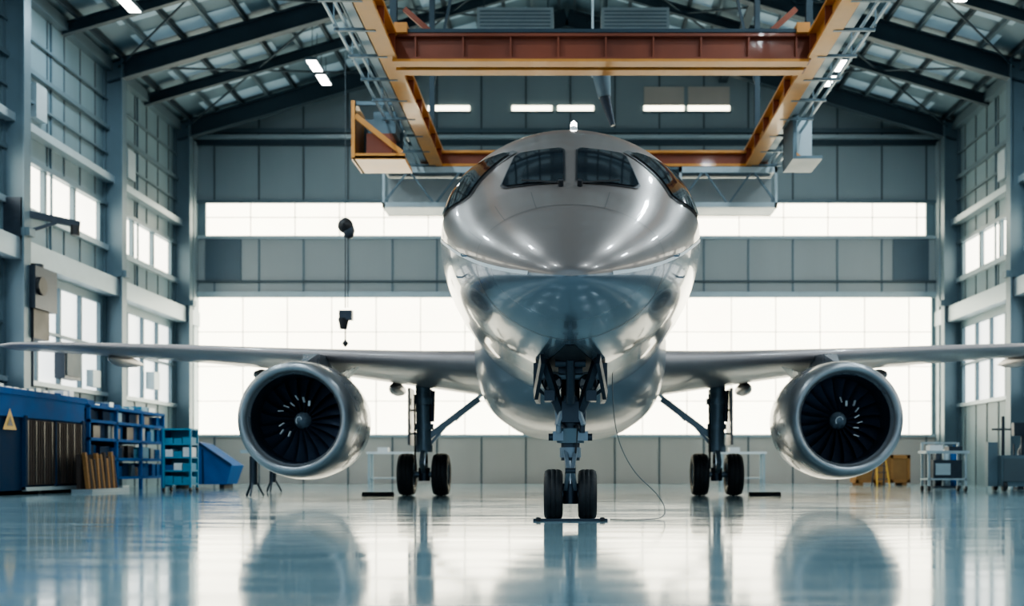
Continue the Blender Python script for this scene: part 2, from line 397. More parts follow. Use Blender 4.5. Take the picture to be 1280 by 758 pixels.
# ---------------------------------------------------------------- airplane
ac=empty('airplane')
def pchip(xs,ys):
    nn=len(xs); h=[xs[i+1]-xs[i] for i in range(nn-1)]; d=[(ys[i+1]-ys[i])/h[i] for i in range(nn-1)]
    mm=[d[0]]+[0 if d[i-1]*d[i]<=0 else 2*d[i-1]*d[i]/(d[i-1]+d[i]) for i in range(1,nn-1)]+[d[-1]]
    def f(x):
        x=max(xs[0],min(xs[-1],x)); i=0
        while i<nn-2 and x>xs[i+1]: i+=1
        t=(x-xs[i])/h[i]
        return (2*t**3-3*t**2+1)*ys[i]+(t**3-2*t**2+t)*h[i]*mm[i]+(-2*t**3+3*t**2)*ys[i+1]+(t**3-t**2)*h[i]*mm[i+1]
    return f
Y0=12.0
def mk(pts): return pchip([math.sqrt(p[0]-Y0) for p in pts],[p[1] for p in pts])
fT=mk([(12,2.85),(12.12,3.07),(12.45,3.37),(13,3.76),(13.9,4.33),(14.8,5.02),(15.6,5.50),(16.5,5.82),(18,5.95),(24,5.95),(34,5.95),(40,5.85),(45.5,5.5)])
fB=mk([(12,2.85),(12.12,2.66),(12.45,2.48),(13,2.32),(14,2.16),(15,2.06),(18,2.0),(24,2.0),(32,2.03),(36,2.6),(41,3.9),(45.5,5.0)])
fW=mk([(12,0.0),(12.12,0.32),(12.45,0.66),(13,1.02),(14,1.44),(15,1.73),(16,1.90),(17,1.98),(18,2.0),(24,2.0),(33,2.0),(37,1.75),(42,1.0),(45.5,0.25)])
fC=mk([(12,2.83),(12.12,2.88),(12.45,2.98),(13,3.16),(14,3.50),(15,3.84),(16,4.08),(17,4.13),(18,4.13),(24,4.1),(32,4.1),(38,4.5),(45.5,5.25)])
def P(Y,th):
    u=math.sqrt(max(Y-Y0,0)); w=fW(u); c=fC(u)
    sn=math.sin(th); cs=math.cos(th)
    if sn>0: z=c+(fT(u)-c)*sn; x=w*cs
    else:
        z=c+(c-fB(u))*sn; x=w*math.copysign(abs(cs)**(1.0+0.18*abs(sn)),cs)
    return Vector((x,Y,z))
b=B('fuselage'); NS=110; NT=96
us=[math.sqrt(33.5)*(i/NS) for i in range(NS+1)]
rings=[[P(Y0+u*u,2*math.pi*j/NT) for j in range(NT)] for u in us]
vs=[p for r in rings for p in r]
fu=[];fl=[]
for i in range(NS):
    for j in range(NT):
        f=(i*NT+j,i*NT+(j+1)%NT,(i+1)*NT+(j+1)%NT,(i+1)*NT+j)
        (fu if j<NT//2 else fl).append(f)
fu.append(tuple(NS*NT+j for j in range(NT)))
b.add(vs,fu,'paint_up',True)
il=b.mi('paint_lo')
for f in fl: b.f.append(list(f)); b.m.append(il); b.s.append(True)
fus=b.done(ac)
bvh=BVHTree.FromPolygons([Vector(v) for v in vs],[f for f in fu+fl])
b=B('skin_joints_and_highlight')
def strip(pts,k='joint',hw=0.006):
    rows=[]
    for i,(y,th) in enumerate(pts):
        y2,t2=pts[min(i+1,len(pts)-1)]; y1,t1=pts[max(i-1,0)]
        p=P(y,th); d=(P(y2,t2)-P(y1,t1)).normalized(); a=P(y+0.02,th)-P(y-0.02,th); bb=P(y,th+0.02)-P(y,th-0.02); nr=bb.cross(a).normalized()
        if nr.dot(p-Vector((0,y+0.5,3.5)))<0: nr=-nr
        s_=d.cross(nr).normalized()*hw
        rows.append([p+nr*0.006-s_,p+nr*0.006+s_])
    b.grid(rows,k)
strip([(13.25,2*math.pi*i/96) for i in range(97)])
strip([(16.6,2*math.pi*i/96) for i in range(97)])
for t in (0.35,0.8,1.2,math.pi-1.2,math.pi-0.8,math.pi-0.35): strip([(13.25+0.55*i/10,t) for i in range(11)])
# highlight along the waist seam, painted on as a white strip
for t in (-0.02,math.pi+0.02): strip([(12.25+5.5*(i/60)**1.5,t) for i in range(61)],'white',0.02)
b.done(ac)

def patch_pts(fn,corn,nu,nv,off,cut=0.12,grow=0.0):
    cx=sum(c[0] for c in corn)/4; cy=sum(c[1] for c in corn)/4
    cc=[(cx+(c[0]-cx)*(1+grow),cy+(c[1]-cy)*(1+grow)) for c in corn]
    rows=[]
    for j in range(nv+1):
        v=j/nv; row=[]
        e=min(v,1-v); sh=cut*(1-math.sqrt(max(0,1-(1-min(e/cut,1))**2))) if cut>0 else 0
        for i in range(nu+1):
            uu=sh+(1-2*sh)*i/nu
            a=(cc[0][0]*(1-uu)+cc[1][0]*uu, cc[0][1]*(1-uu)+cc[1][1]*uu)
            t=(cc[3][0]*(1-uu)+cc[2][0]*uu, cc[3][1]*(1-uu)+cc[2][1]*uu)
            q=(a[0]*(1-v)+t[0]*v, a[1]*(1-v)+t[1]*v)
            p,nr=fn(q); row.append(p+nr*off)
        rows.append(row)
    return rows
def front(q):
    h,nr,_,_=bvh.ray_cast(Vector((q[0],5,q[1])),Vector((0,1,0)))
    if h is None: h=Vector((q[0],16,q[1])); nr=Vector((0,-1,0))
    if nr.y>0: nr=-nr
    return h,nr
def sidef(sg):
    def f(q):
        Y,z=q; u=math.sqrt(Y-Y0); c=fC(u); tt=(z-c)/((fT(u)-c) if z>c else (c-fB(u)))
        tt=max(-0.98,min(0.98,tt)); th=math.asin(tt)
        p=P(Y,th); a=P(Y+0.02,th)-P(Y-0.02,th); bb=P(Y,th+0.02)-P(Y,th-0.02); nr=bb.cross(a).normalized()
        if nr.x<0: nr=-nr
        if sg<0: p=Vector((-p.x,p.y,p.z)); nr=Vector((-nr.x,nr.y,nr.z))
        return p,nr
    return f
bw=B('cockpit_windows')
for sg in (-1,1):
    c=[(sg*0.09,4.38),(sg*0.90,4.36),(sg*0.74,5.02),(sg*0.10,5.08)]
    bw.grid(patch_pts(front,c,14,12,0.012,0.08,0.07),'frame'); bw.grid(patch_pts(front,c,14,14,0.025,0.10),'glass')
    c=[(14.55,4.30),(15.9,4.33),(16.1,4.95),(15.14,5.12)]
    bw.grid(patch_pts(sidef(sg),c,12,12,0.012,0.08,0.07),'frame'); bw.grid(patch_pts(sidef(sg),c,12,14,0.03,0.10),'glass')
    p0,n0=front((sg*0.12,4.31)); p1,n1=front((sg*0.62,4.40))
    bw.beam(p0+n0*0.05,p1+n1*0.05,0.02,0.02,'black'); bw.cyl(p0+n0*0.0,p0+n0*0.08,0.035,'black',n=10)
bw.done(ac)
bw=B('cabin_windows')
for sg in (-1,1):
    for i in range(24):
        if 9<i<11: continue
        y=19.2+i*0.75
        c=[(y,4.55),(y+0.28,4.55),(y+0.28,4.95),(y,4.95)]
        bw.grid(patch_pts(sidef(sg),c,4,8,0.012,0.35),'glass')
    for yd in (17.3,37.9):
        for a,b_,cc,d in ((yd,yd+0.03,3.0,5.0),(yd+0.87,yd+0.9,3.0,5.0),(yd,yd+0.9,4.98,5.01),(yd,yd+0.9,3.0,3.03)):
            bw.grid(patch_pts(sidef(sg),[(a,cc),(b_,cc),(b_,d),(a,d)],2,8,0.006,0),'frame')
bw.done(ac)
b=B('antennas')
zt=fT(math.sqrt(4.6)); b.cyl((0.05,16.6,zt-0.05),(0.05,16.6,zt+0.08),0.09,'white',0.05,n=12); b.lathe([(0,0.05),(0.06,0.045),(0.1,0.0)],(0.05,16.6,zt+0.08),(0,0,1),'lamp',n=12)
b.add([(0,19,5.9),(0,19.5,5.9),(0,19.5,6.3),(0,19.3,6.3),(0.03,19.25,5.9)],[(0,1,2,3),(0,4,3)],'white')
for sg in (-1,1):
    for yy,th in ((13.6,0.0),(14.0,-0.25)):
        p=P(yy,th); p=Vector((sg*p.x,p.y,p.z)); o=Vector((sg*0.06,0,0)); b.beam(p,p+o,0.02,0.02,'gear'); b.beam(p+o,p+o+Vector((0,-0.10,0)),0.015,0.015,'gear')
b.done(ac)

b=B('belly_fairing')
fw=pchip([19.6,20.6,22.5,25,29,31.5,33],[0.9,1.65,1.98,2.1,2.1,1.7,0.6])
fb=pchip([19.6,20.6,22.5,25,29,31.5,33],[2.1,1.80,1.54,1.44,1.44,1.7,2.2])
rows=[]
for i in range(41):
    y=19.6+13.4*(i/40); w=fw(y); zb=fb(y); ztp=3.3; r=[]
    for j in range(33):
        a=math.pi+math.pi*j/32; cs=math.cos(a); sn=math.sin(a); e=0.72
        r.append(Vector((w*math.copysign(abs(cs)**e,cs),y,ztp-(ztp-zb)*(abs(sn)**e))))
    rows.append(r)
b.grid(rows,'fairing'); b.add(rows[0],[tuple(range(33))],'fairing'); b.add(rows[-1],[tuple(range(32,-1,-1))],'fairing')
b.done(ac)

xs=[0,0.006,0.025,0.06,0.12,0.2,0.3,0.42,0.55,0.7,0.85,1.0]
def yt(x,t): return 5*t*(0.2969*math.sqrt(x)-0.126*x-0.3516*x*x+0.2843*x**3-0.1036*x**4)
def foil(sec,sg):
    X,yl,ye,zl,ze,t=sec; c=ye-yl; pts=[]
    for x in xs[::-1]: pts.append(Vector((sg*X,yl+c*x,zl+(ze-zl)*x+yt(x,t)*c)))
    for x in xs[1:]: pts.append(Vector((sg*X,yl+c*x,zl+(ze-zl)*x-yt(x,t)*c*0.8)))
    return pts
def loft(name,secs,sg,k,sub=6):
    b=B(name); rows=[]
    cols_=list(zip(*secs)); X=list(cols_[0]); fs=[pchip(X,list(c)) for c in cols_[1:]]
    for i in range(len(X)-1):
        for q in range(sub):
            xx=X[i]+(X[i+1]-X[i])*q/sub; rows.append(foil((xx,*[f(xx) for f in fs]),sg))
    rows.append(foil(secs[-1],sg)); nn=len(rows[0])
    b.grid(rows,k,flip=(sg>0)); b.add(rows[-1],[tuple(range(nn))],k); b.add(rows[0],[tuple(range(nn))],k)
    return b
wsec=[(1.0,22.3,30.3,2.92,2.58,0.12),(2.0,23.0,30.0,2.98,2.66,0.12),(5.8,25.0,29.4,3.32,3.15,0.115),(10.0,26.9,30.1,3.68,3.6,0.105),(14.8,29.0,30.7,4.02,3.98,0.10),(15.6,29.7,30.9,4.07,4.04,0.08)]
for sg,nm in ((-1,'left'),(1,'right')):
    b=loft('wing_'+nm,wsec,sg,'wing')
    for X,yc,zc in ((4.6,29.0,2.80),(8.2,29.3,3.18),(12.3,30.0,3.66)):
        b.lathe([(-1.0,0.01),(-0.8,0.10),(-0.4,0.17),(0.1,0.18),(0.8,0.12),(1.4,0.01)],(sg*X,yc,zc),(0,1,0.02),'wing',n=14)
    b.done(ac)
    b=loft('stabilizer_'+nm,[(0.3,40.0,43.6,5.0,5.0,0.1),(3,41.4,44.2,5.07,5.07,0.1),(5.8,42.8,44.7,5.15,5.15,0.09)],sg,'wing',3); b.done(ac)
b=B('tail_fin'); rows=[]
for z,yl,ye,t in ((5.2,37.5,44.5,0.10),(6.2,39.2,44.9,0.10),(8.5,41.2,45.8,0.10),(10.8,43.2,46.6,0.09)):
    c=ye-yl; r=[Vector((yt(x,t)*c,yl+c*x,z)) for x in xs[::-1]]+[Vector((-yt(x,t)*c,yl+c*x,z)) for x in xs[1:]]
    rows.append(r)
b.grid(rows,'paint_up'); b.add(rows[-1],[tuple(range(len(rows[-1])))],'paint_up'); b.done(ac)

for sg,nm in ((-1,'left'),(1,'right')):
    eo=Vector((sg*5.77,22.6,1.74)); b=B('engine_'+nm)
    prof=[(1.25,0.90),(0.9,0.92),(0.5,0.925),(0.25,0.94),(0.12,0.97),(0.04,1.01),(0.0,1.065),(0.02,1.11),(0.08,1.155),(0.2,1.195),(0.45,1.235),(0.9,1.27),(1.5,1.28),(2.3,1.22),(3.0,1.08),(3.5,0.94),(3.5,0.86),(2.8,0.86)]
    ks=['liner','liner','liner','nac']+['lip']*6+['nac']*5+['nac','dark']
    b.lathe(prof,eo,(0,1,0),'nac',n=72,ks=ks)
    b.lathe([(3.0,0.6),(3.6,0.52),(4.1,0.36),(4.1,0.3)],eo,(0,1,0),'geard',n=32)
    b.lathe([(3.9,0.28),(4.3,0.18),(4.7,0.01)],eo,(0,1,0),'lip',n=24)
    b.lathe([(1.3,0.95),(1.3,0.0)],eo,(0,1,0),'dark',n=48)
    b.lathe([(0.62,0.0),(0.65,0.05),(0.72,0.11),(0.84,0.17),(0.98,0.20),(1.15,0.21)],eo,(0,1,0),'gear',n=32)
    pr=None
    for i in range(14):
        a=i*0.3; tt=i/13; r=0.03+0.08*tt; yy=0.625+0.10*tt
        p=eo+Vector((math.cos(a)*r,yy-0.02,math.sin(a)*r))
        if pr is not None: b.beam(pr,p,0.018,0.012,'white')
        pr=p
    NBL=20
    for kx in range(NBL):
        a0=2*math.pi*kx/NBL; rows=[]
        for i in range(7):
            t=i/6; r=0.19+0.725*t; tw=math.radians(25+38*t); ch=0.22+0.12*t; sweep=0.10*math.sin(t*math.pi)
            row=[]
            for q in (-0.5,-0.2,0.2,0.5):
                tang=q*ch*math.sin(tw)*1.1; ax=q*ch*math.cos(tw)
                aa=a0+(tang+0.03*math.cos(q*3))/r*1.0+sweep*0.5
                row.append(eo+Vector((math.cos(aa)*r,0.95+ax,math.sin(aa)*r)))
            rows.append(row)
        b.grid(rows,'blade')
        # glints between some blades, put in as small white bars
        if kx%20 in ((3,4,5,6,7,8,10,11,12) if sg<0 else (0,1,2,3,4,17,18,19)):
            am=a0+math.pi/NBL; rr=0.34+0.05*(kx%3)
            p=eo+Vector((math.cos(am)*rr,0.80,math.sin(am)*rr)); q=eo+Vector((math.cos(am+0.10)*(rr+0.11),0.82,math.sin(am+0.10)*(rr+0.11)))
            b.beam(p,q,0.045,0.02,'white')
    py=[]
    for y,w,z0,z1 in ((23.6,0.05,2.95,3.02),(24.2,0.16,2.9,3.25),(25.3,0.2,2.6,3.3),(26.8,0.2,2.5,3.2),(28.4,0.08,2.75,3.0)):
        py.append([Vector((sg*5.77-w,y,z0)),Vector((sg*5.77-w,y,z1)),Vector((sg*5.77+w,y,z1)),Vector((sg*5.77+w,y,z0)),Vector((sg*5.77-w,y,z0))])
    b.grid(py,'nac',smooth=False)
    b.add([eo+Vector((-sg*0.8,0.7,0.98)),eo+Vector((-sg*0.8,1.9,0.98)),eo+Vector((-sg*1.05,1.8,1.25)),eo+Vector((-sg*0.95,1.2,1.15))],[(0,1,2,3)],'nac')
    b.done(ac)

def wheel(b,c,r,w):
    h=w/2
    b.lathe([(-h*0.75,r*0.55),(-h*0.9,r*0.62),(-h,r*0.78),(-h*0.92,r*0.92),(-h*0.62,r*0.985),(-h*0.3,r),(-h*0.27,r*0.975),(-h*0.22,r*0.975),(-h*0.19,r),(h*0.19,r),(h*0.22,r*0.975),(h*0.27,r*0.975),(h*0.3,r),(h*0.62,r*0.985),(h*0.92,r*0.92),(h,r*0.78),(h*0.9,r*0.62),(h*0.75,r*0.55)],c,(1,0,0),'tire',n=40)
    b.lathe([(-h*0.5,0.0),(-h*0.55,r*0.2),(-h*0.4,r*0.45),(-h*0.8,r*0.56)],c,(1,0,0),'hub',n=24)
    b.lathe([(h*0.5,0.0),(h*0.55,r*0.2),(h*0.4,r*0.45),(h*0.8,r*0.56)],c,(1,0,0),'hub',n=24)

# nose gear
b=B('nose_gear'); gy=15.1
for s in (-1,1): wheel(b,(s*0.235,gy,0.35),0.35,0.26)
b.cyl((-0.34,gy,0.35),(0.34,gy,0.35),0.05,'gear')
b.cyl((0,gy,0.3),(0,gy,0.95),0.075,'chrome'); b.cyl((0,gy,0.82),(0,gy,2.2),0.13,'geard'); b.cyl((0,gy,0.22),(0,gy,0.5),0.11,'geard')
b.cyl((0,gy,0.86),(0,gy,1.0),0.15,'gear'); b.cyl((0,gy,1.06),(0,gy,1.26),0.19,'steel'); b.cyl((0,gy,1.55),(0,gy,1.68),0.19,'geard'); b.cyl((0,gy,1.3),(0,gy,1.5),0.16,'geard')
b.box(-0.24,0.24,gy-0.16,gy+0.1,1.09,1.22,'gear'); b.cyl((-0.3,gy-0.1,1.14),(0.3,gy-0.1,1.14),0.05,'geard')
for s in (-1,1):
    b.beam((s*0.07,gy-0.1,0.95),(s*0.03,gy-0.36,0.68),0.05,0.05,'gear'); b.beam((s*0.07,gy-0.08,0.42),(s*0.03,gy-0.36,0.68),0.05,0.05,'gear')
b.cyl((-0.07,gy-0.36,0.68),(0.07,gy-0.36,0.68),0.035,'geard')
for s in (-1,1):
    b.beam((s*0.08,gy-0.08,1.35),(s*0.34,gy-0.75,2.12),0.08,0.10,'geard'); b.beam((s*0.1,gy,1.45),(s*0.42,gy,2.05),0.11,0.11,'geard')
    b.cyl((s*0.38,gy-0.2,1.98),(s*0.12,gy-0.2,1.45),0.06,'geard')
    b.lathe([(0.16,0.03),(0.1,0.10),(0.0,0.13),(-0.01,0.115)],(s*0.24,gy-0.38,1.86),(0,1,0),'geard',n=20)
    b.lathe([(-0.005,0.115),(-0.02,0.0)],(s*0.24,gy-0.38,1.86),(0,1,0),'glass',n=20)
    b.box(s*0.47-0.03,s*0.47+0.03,gy-0.35,gy+0.95,1.66,2.14,'geard')
    b.beam((s*0.45,gy-0.2,1.8),(s*0.15,gy-0.05,1.55),0.04,0.04,'gear')
    b.beam((s*0.36,gy-1.0,2.13),(s*0.47,gy-0.4,1.70),0.05,0.16,'geard')
    b.beam((s*0.18,gy-0.3,1.3),(s*0.05,gy-0.2,1.7),0.05,0.05,'gear')
    b.cyl((s*0.16,gy-0.16,1.2),(s*0.19,gy-0.2,1.85),0.04,'gear' if s<0 else 'geard')
    b.box(s*0.28-0.07,s*0.28+0.07,gy-0.5,gy-0.1,1.62,1.76,'geard')
b.cyl((-0.42,gy-0.3,1.97),(0.42,gy-0.3,1.97),0.055,'gear'); b.cyl((-0.2,gy-0.75,2.10),(0.2,gy-0.75,2.10),0.06,'geard')
b.box(-0.12,0.12,gy-0.28,gy-0.1,1.34,1.62,'geard')
b.box(-0.16,0.16,gy-0.6,gy-0.2,1.98,2.2,'geard'); b.cyl((0,gy-0.45,1.6),(0,gy-0.85,2.15),0.06,'geard')
b.cyl((0.04,gy-0.16,0.5),(0.10,gy-0.16,1.3),0.012,'black',n=6)
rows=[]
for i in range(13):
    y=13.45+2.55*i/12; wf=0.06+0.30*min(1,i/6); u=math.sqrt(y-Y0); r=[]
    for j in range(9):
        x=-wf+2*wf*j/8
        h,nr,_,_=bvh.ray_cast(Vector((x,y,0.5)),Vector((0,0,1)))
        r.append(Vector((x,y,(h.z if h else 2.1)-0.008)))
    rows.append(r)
b.grid(rows,'dark')  # near-black sheet on the belly paints the shade of the open gear bay
b.done(ac)

for sg,nm in ((-1,'left'),(1,'right')):
    b=B('main_gear_'+nm); x=sg*3.77; gy=28.1
    for s in (-1,1): wheel(b,(x+s*0.44,gy,0.545),0.545,0.42)
    b.cyl((x-0.6,gy,0.545),(x+0.6,gy,0.545),0.08,'gear'); b.cyl((x,gy,0.5),(x,gy,1.3),0.10,'chrome'); b.cyl((x,gy,1.15),(x+sg*0.03,gy,3.0),0.20,'gear')
    b.cyl((x,gy,0.38),(x,gy,0.72),0.15,'geard'); b.cyl((x,gy,1.12),(x,gy,1.3),0.24,'gear'); b.cyl((x,gy,1.7),(x,gy,1.85),0.25,'gear'); b.cyl((x,gy,2.35),(x,gy,2.5),0.27,'gear')
    b.beam((x-sg*0.1,gy,1.50),(sg*2.35,gy,2.5),0.14,0.16,'gear'); b.beam((x-sg*0.1,gy,1.25),(x-sg*0.75,gy,2.02),0.06,0.07,'gear')
    b.cyl((x-sg*0.8,gy,1.95),(sg*2.2,gy,2.7),0.05,'chrome')
    b.beam((x,gy+0.1,1.7),(x,gy+1.3,2.8),0.1,0.1,'gear')
    b.beam((x,gy-0.15,1.2),(x,gy-0.5,0.85),0.12,0.07,'gear'); b.beam((x,gy-0.12,0.6),(x,gy-0.5,0.85),0.12,0.07,'gear')
    b.box(*(sorted((x+sg*0.30,x+sg*0.36))),gy-0.45,gy+0.4,1.3,2.75,'wing')
    b.beam((x,gy,2.2),(x+sg*0.3,gy,2.2),0.05,0.05,'gear'); b.beam((x,gy,1.6),(x+sg*0.3,gy,1.6),0.05,0.05,'gear')
    b.cyl((x-0.2,gy-0.2,0.7),(x-0.22,gy-0.2,2.6),0.025,'black',n=6); b.cyl((x+0.22,gy-0.1,1.9),(x+0.24,gy-0.1,2.7),0.06,'geard',n=10)
    b.done(ac)

def chock(x,y,w):
    b=B('wheel_chock'); vs=[(x-w/2,y-0.10,0),(x+w/2,y-0.10,0),(x+w/2,y+0.10,0),(x-w/2,y+0.10,0),(x-w/2,y-0.02,0.10),(x+w/2,y-0.02,0.10),(x+w/2,y+0.05,0.10),(x-w/2,y+0.05,0.10)]
    b.add(vs,[(0,3,2,1),(4,5,6,7),(0,1,5,4),(1,2,6,5),(2,3,7,6),(3,0,4,7)],'black'); b.done()
b=B('wheel_chock_bar'); b.box(-0.5,0.5,14.60,14.70,0,0.035,'geard'); b.box(-0.46,-0.4,14.56,14.74,0,0.05,'black'); b.box(0.4,0.46,14.56,14.74,0,0.05,'black'); b.done()
chock(-4.9,27.75,0.8); chock(4.95,27.75,0.8)
def cable(name,pts,r,k):
    cu=bpy.data.curves.new(name,'CURVE'); cu.dimensions='3D'; cu.bevel_depth=r; cu.bevel_resolution=3
    sp=cu.splines.new('NURBS'); sp.points.add(len(pts)-1); sp.use_endpoint_u=True; sp.order_u=3
    for p,q in zip(sp.points,pts): p.co=(*q,1)
    cu.materials.append(M[k]); ob=bpy.data.objects.new(name,cu); scene.collection.objects.link(ob); return ob
cable('ground_power_cable',[(0.62,16,2.12),(0.60,15.9,1.4),(0.85,15.7,0.7),(1.3,15.5,0.30),(1.35,15.2,0.02),(1.0,14.9,0.010),(0.7,14.9,0.010),(0.55,15.0,0.010)],0.007,'cablem')

# ---------------------------------------------------------------- equipment left
FX=-14.5
b=B('tool_container')
b.box(-16.4,FX,27.4,32.4,0.12,2.62,'blued'); b.box(-16.45,FX+0.08,27.3,32.5,2.62,2.78,'blue'); b.box(FX,FX+0.05,27.4,32.4,2.05,2.62,'blue')
b.box(FX,FX+0.05,28.9,32.2,0.25,2.0,'brown')
for i in range(22): b.box(FX+0.05,FX+0.08,28.95+i*0.15,29.03+i*0.15,0.27,1.98,'black' if i%3==0 else 'brown')
b.box(FX,FX+0.1,28.8,28.92,0.12,2.1,'blued'); b.box(FX,FX+0.1,32.2,32.35,0.12,2.1,'blued'); b.box(FX+0.05,FX+0.1,30.5,30.58,0.2,2.0,'blued')
b.add([(FX+0.07,27.7,1.7),(FX+0.07,28.4,1.7),(FX+0.07,28.05,2.25)],[(0,1,2)],'yellow')
b.add([(FX+0.08,27.9,1.8),(FX+0.08,28.2,1.8),(FX+0.08,28.05,2.05)],[(0,1,2)],'black')
for yy in (27.6,30,32.2): b.box(-16.3,-14.6,yy-0.1,yy+0.1,0,0.12,'black')
b.box(FX,FX+0.12,28.8,32.3,0.1,0.2,'steell')
for i in range(12):
    yy=27.6+i*0.4; b.box(-15.4,-14.7,yy,yy+0.25,2.78,2.78+random.uniform(0.06,0.22),random.choice(['steell','blue','cyan','steel','white']))
b.done()
b=B('storage_rack')
for yy in (32.9,34.9,36.9,38.9):
    for xx in (-16.2,-14.55): b.box(xx-0.05,xx+0.05,yy-0.05,yy+0.05,0,2.6,'blue')
for z in (0.35,0.95,1.55,2.1,2.55): b.box(-16.25,-14.5,32.85,38.95,z,z+0.09,'blue')
b.box(-16.3,-16.2,32.85,38.95,0.1,2.6,'blued')
cl=['cyan','blue','blued','blue','blued','steel','blued','blue','black']
for z in (0.44,1.04,1.64,2.19):
    yy=33.0
    while yy<38.6:
        w=random.uniform(0.25,0.6); h=random.uniform(0.3,0.46 if z<2 else 0.33); 
        b.box(-15.9,-14.6-random.uniform(0,0.15),yy,yy+w,z,z+h,random.choice(cl)); yy+=w+random.uniform(0.02,0.08)
yy=32.9
while yy<38.8:
    w=random.uniform(0.3,0.6); b.box(-15.7,-14.8,yy,yy+w,2.64,2.64+random.uniform(0.05,0.2),random.choice(['steell','cyan','blue'])); yy+=w+0.1
b.done()
b=B('timber_stack')
for i in range(12):
    y=31.3+i*0.17; h=random.uniform(0.95,1.2)
    b.beam((-13.85,y,0.10),(-13.95,y+random.uniform(-0.05,0.05),h),0.10,0.12,['wood','brown','card','brown'][i%4])
b.box(-14.2,-13.6,31.0,33.6,0,0.1,'steell'); b.box(-14.1,-14.0,31.1,33.5,0.1,1.1,'brown'); b.done()
b=B('shelf_trolley')
x,y=-11.8,33.0
for dx in (-0.4,0.4):
    for dy in (-0.3,0.3):
        b.box(x+dx-0.03,x+dx+0.03,y+dy-0.03,y+dy+0.03,0.12,1.9,'cyan'); b.lathe([(-0.03,0.0),(-0.03,0.06),(0.03,0.06),(0.03,0)],(x+dx,y+dy,0.062),(1,0,0),'black',n=12)
for z in (0.2,0.6,1.0,1.4,1.85):
    b.box(x-0.42,x+0.42,y-0.32,y+0.32,z,z+0.05,'cyan')
    if z<1.8:
        for i in range(3): b.box(x-0.38+i*0.27,x-0.14+i*0.27,y-0.28,y+0.2,z+0.05,z+random.uniform(0.2,0.34),random.choice(['white','cyan','cyan','blue']))
b.box(x-0.47,x-0.40,y-0.32,y+0.32,0.15,1.9,'blue'); b.box(x-0.42,x+0.42,y+0.28,y+0.32,0.2,1.85,'cyan'); b.done()
b=B('blue_dump_bin')
x,y=-12.9,38.0
vs=[(x-0.8,y-0.6,0.15),(x+1.1,y-0.6,0.15),(x+1.1,y+0.6,0.15),(x-0.8,y+0.6,0.15),(x-0.9,y-0.7,1.75),(x+0.2,y-0.7,1.55),(x+0.2,y+0.7,1.55),(x-0.9,y+0.7,1.75),(x+1.3,y-0.7,0.8),(x+1.3,y+0.7,0.8)]
b.add(vs,[(0,3,2,1),(0,1,8,5,4),(1,2,9,8),(2,3,7,6,9),(3,0,4,7),(4,5,6,7),(5,8,9,6)],'blue')
for dx in (-0.6,0.9): b.box(x+dx-0.08,x+dx+0.08,y-0.5,y+0.5,0,0.15,'black')
b.beam((x-0.9,y-0.72,1.75),(x+0.2,y-0.72,1.55),0.06,0.08,'blued'); b.beam((x+0.2,y-0.72,1.55),(x+1.3,y-0.72,0.8),0.06,0.08,'blued')
for q in (-0.3,0.3): b.beam((x+q,y-0.62,0.15),(x+q,y-0.68,1.5 if q<0 else 1.35),0.05,0.06,'blued')
b.done()
for xx,yy in ((-7.85,27.0),(-8.6,31.5)):
    b=B('jack_stand')
    for a in range(3):
        t=a*2.094+0.5; b.beam((xx+0.25*math.cos(t),yy+0.25*math.sin(t),0.02),(xx,yy,0.5),0.04,0.04,'geard')
    b.cyl((xx,yy,0.3),(xx,yy,1.0),0.10,'geard',n=12); b.cyl((xx,yy,0.95),(xx,yy,1.1),0.035,'chrome',n=10); b.box(xx-0.3,xx+0.3,yy-0.12,yy+0.12,1.08,1.16,'steell'); b.done()
b=B('wall_pump_unit')
b.box(-17.0,-16.3,33.2,34.6,5.6,6.9,'geard'); b.box(-16.9,-16.4,33.3,34.3,4.7,5.6,'black'); b.cyl((-16.6,33.9,6.9),(-16.6,33.9,7.05),0.2,'geard'); b.box(-17.2,-16.9,33.1,34.7,4.9,6.8,'steel')
b.cyl((-16.35,33.5,6.3),(-16.2,33.5,6.3),0.28,'black',n=18); b.cyl((-16.5,33.4,3.2),(-16.5,33.4,4.7),0.05,'geard')
b.done()
b=B('wall_jib_crane')
b.box(-17.2,-16.6,32.9,33.3,7.7,8.9,'geard'); b.beam((-16.8,33.1,8.5),(-15.4,34.2,8.35),0.16,0.2,'geard'); b.beam((-16.8,33.1,7.8),(-15.9,33.7,8.3),0.1,0.1,'geard')
b.cyl((-15.5,34.1,8.0),(-15.5,34.1,8.3),0.14,'black',n=10); b.done()
b=B('electrical_cabinet')
b.box(-17.15,-16.8,36.2,37.4,3.7,4.9,'geard'); b.box(-16.8,-16.76,36.3,37.3,3.8,4.8,'seam'); b.box(-17.15,-16.8,44,44.6,3.9,4.6,'steell'); b.box(-17.15,-16.9,38.6,39.2,3.6,4.2,'steell'); b.done()

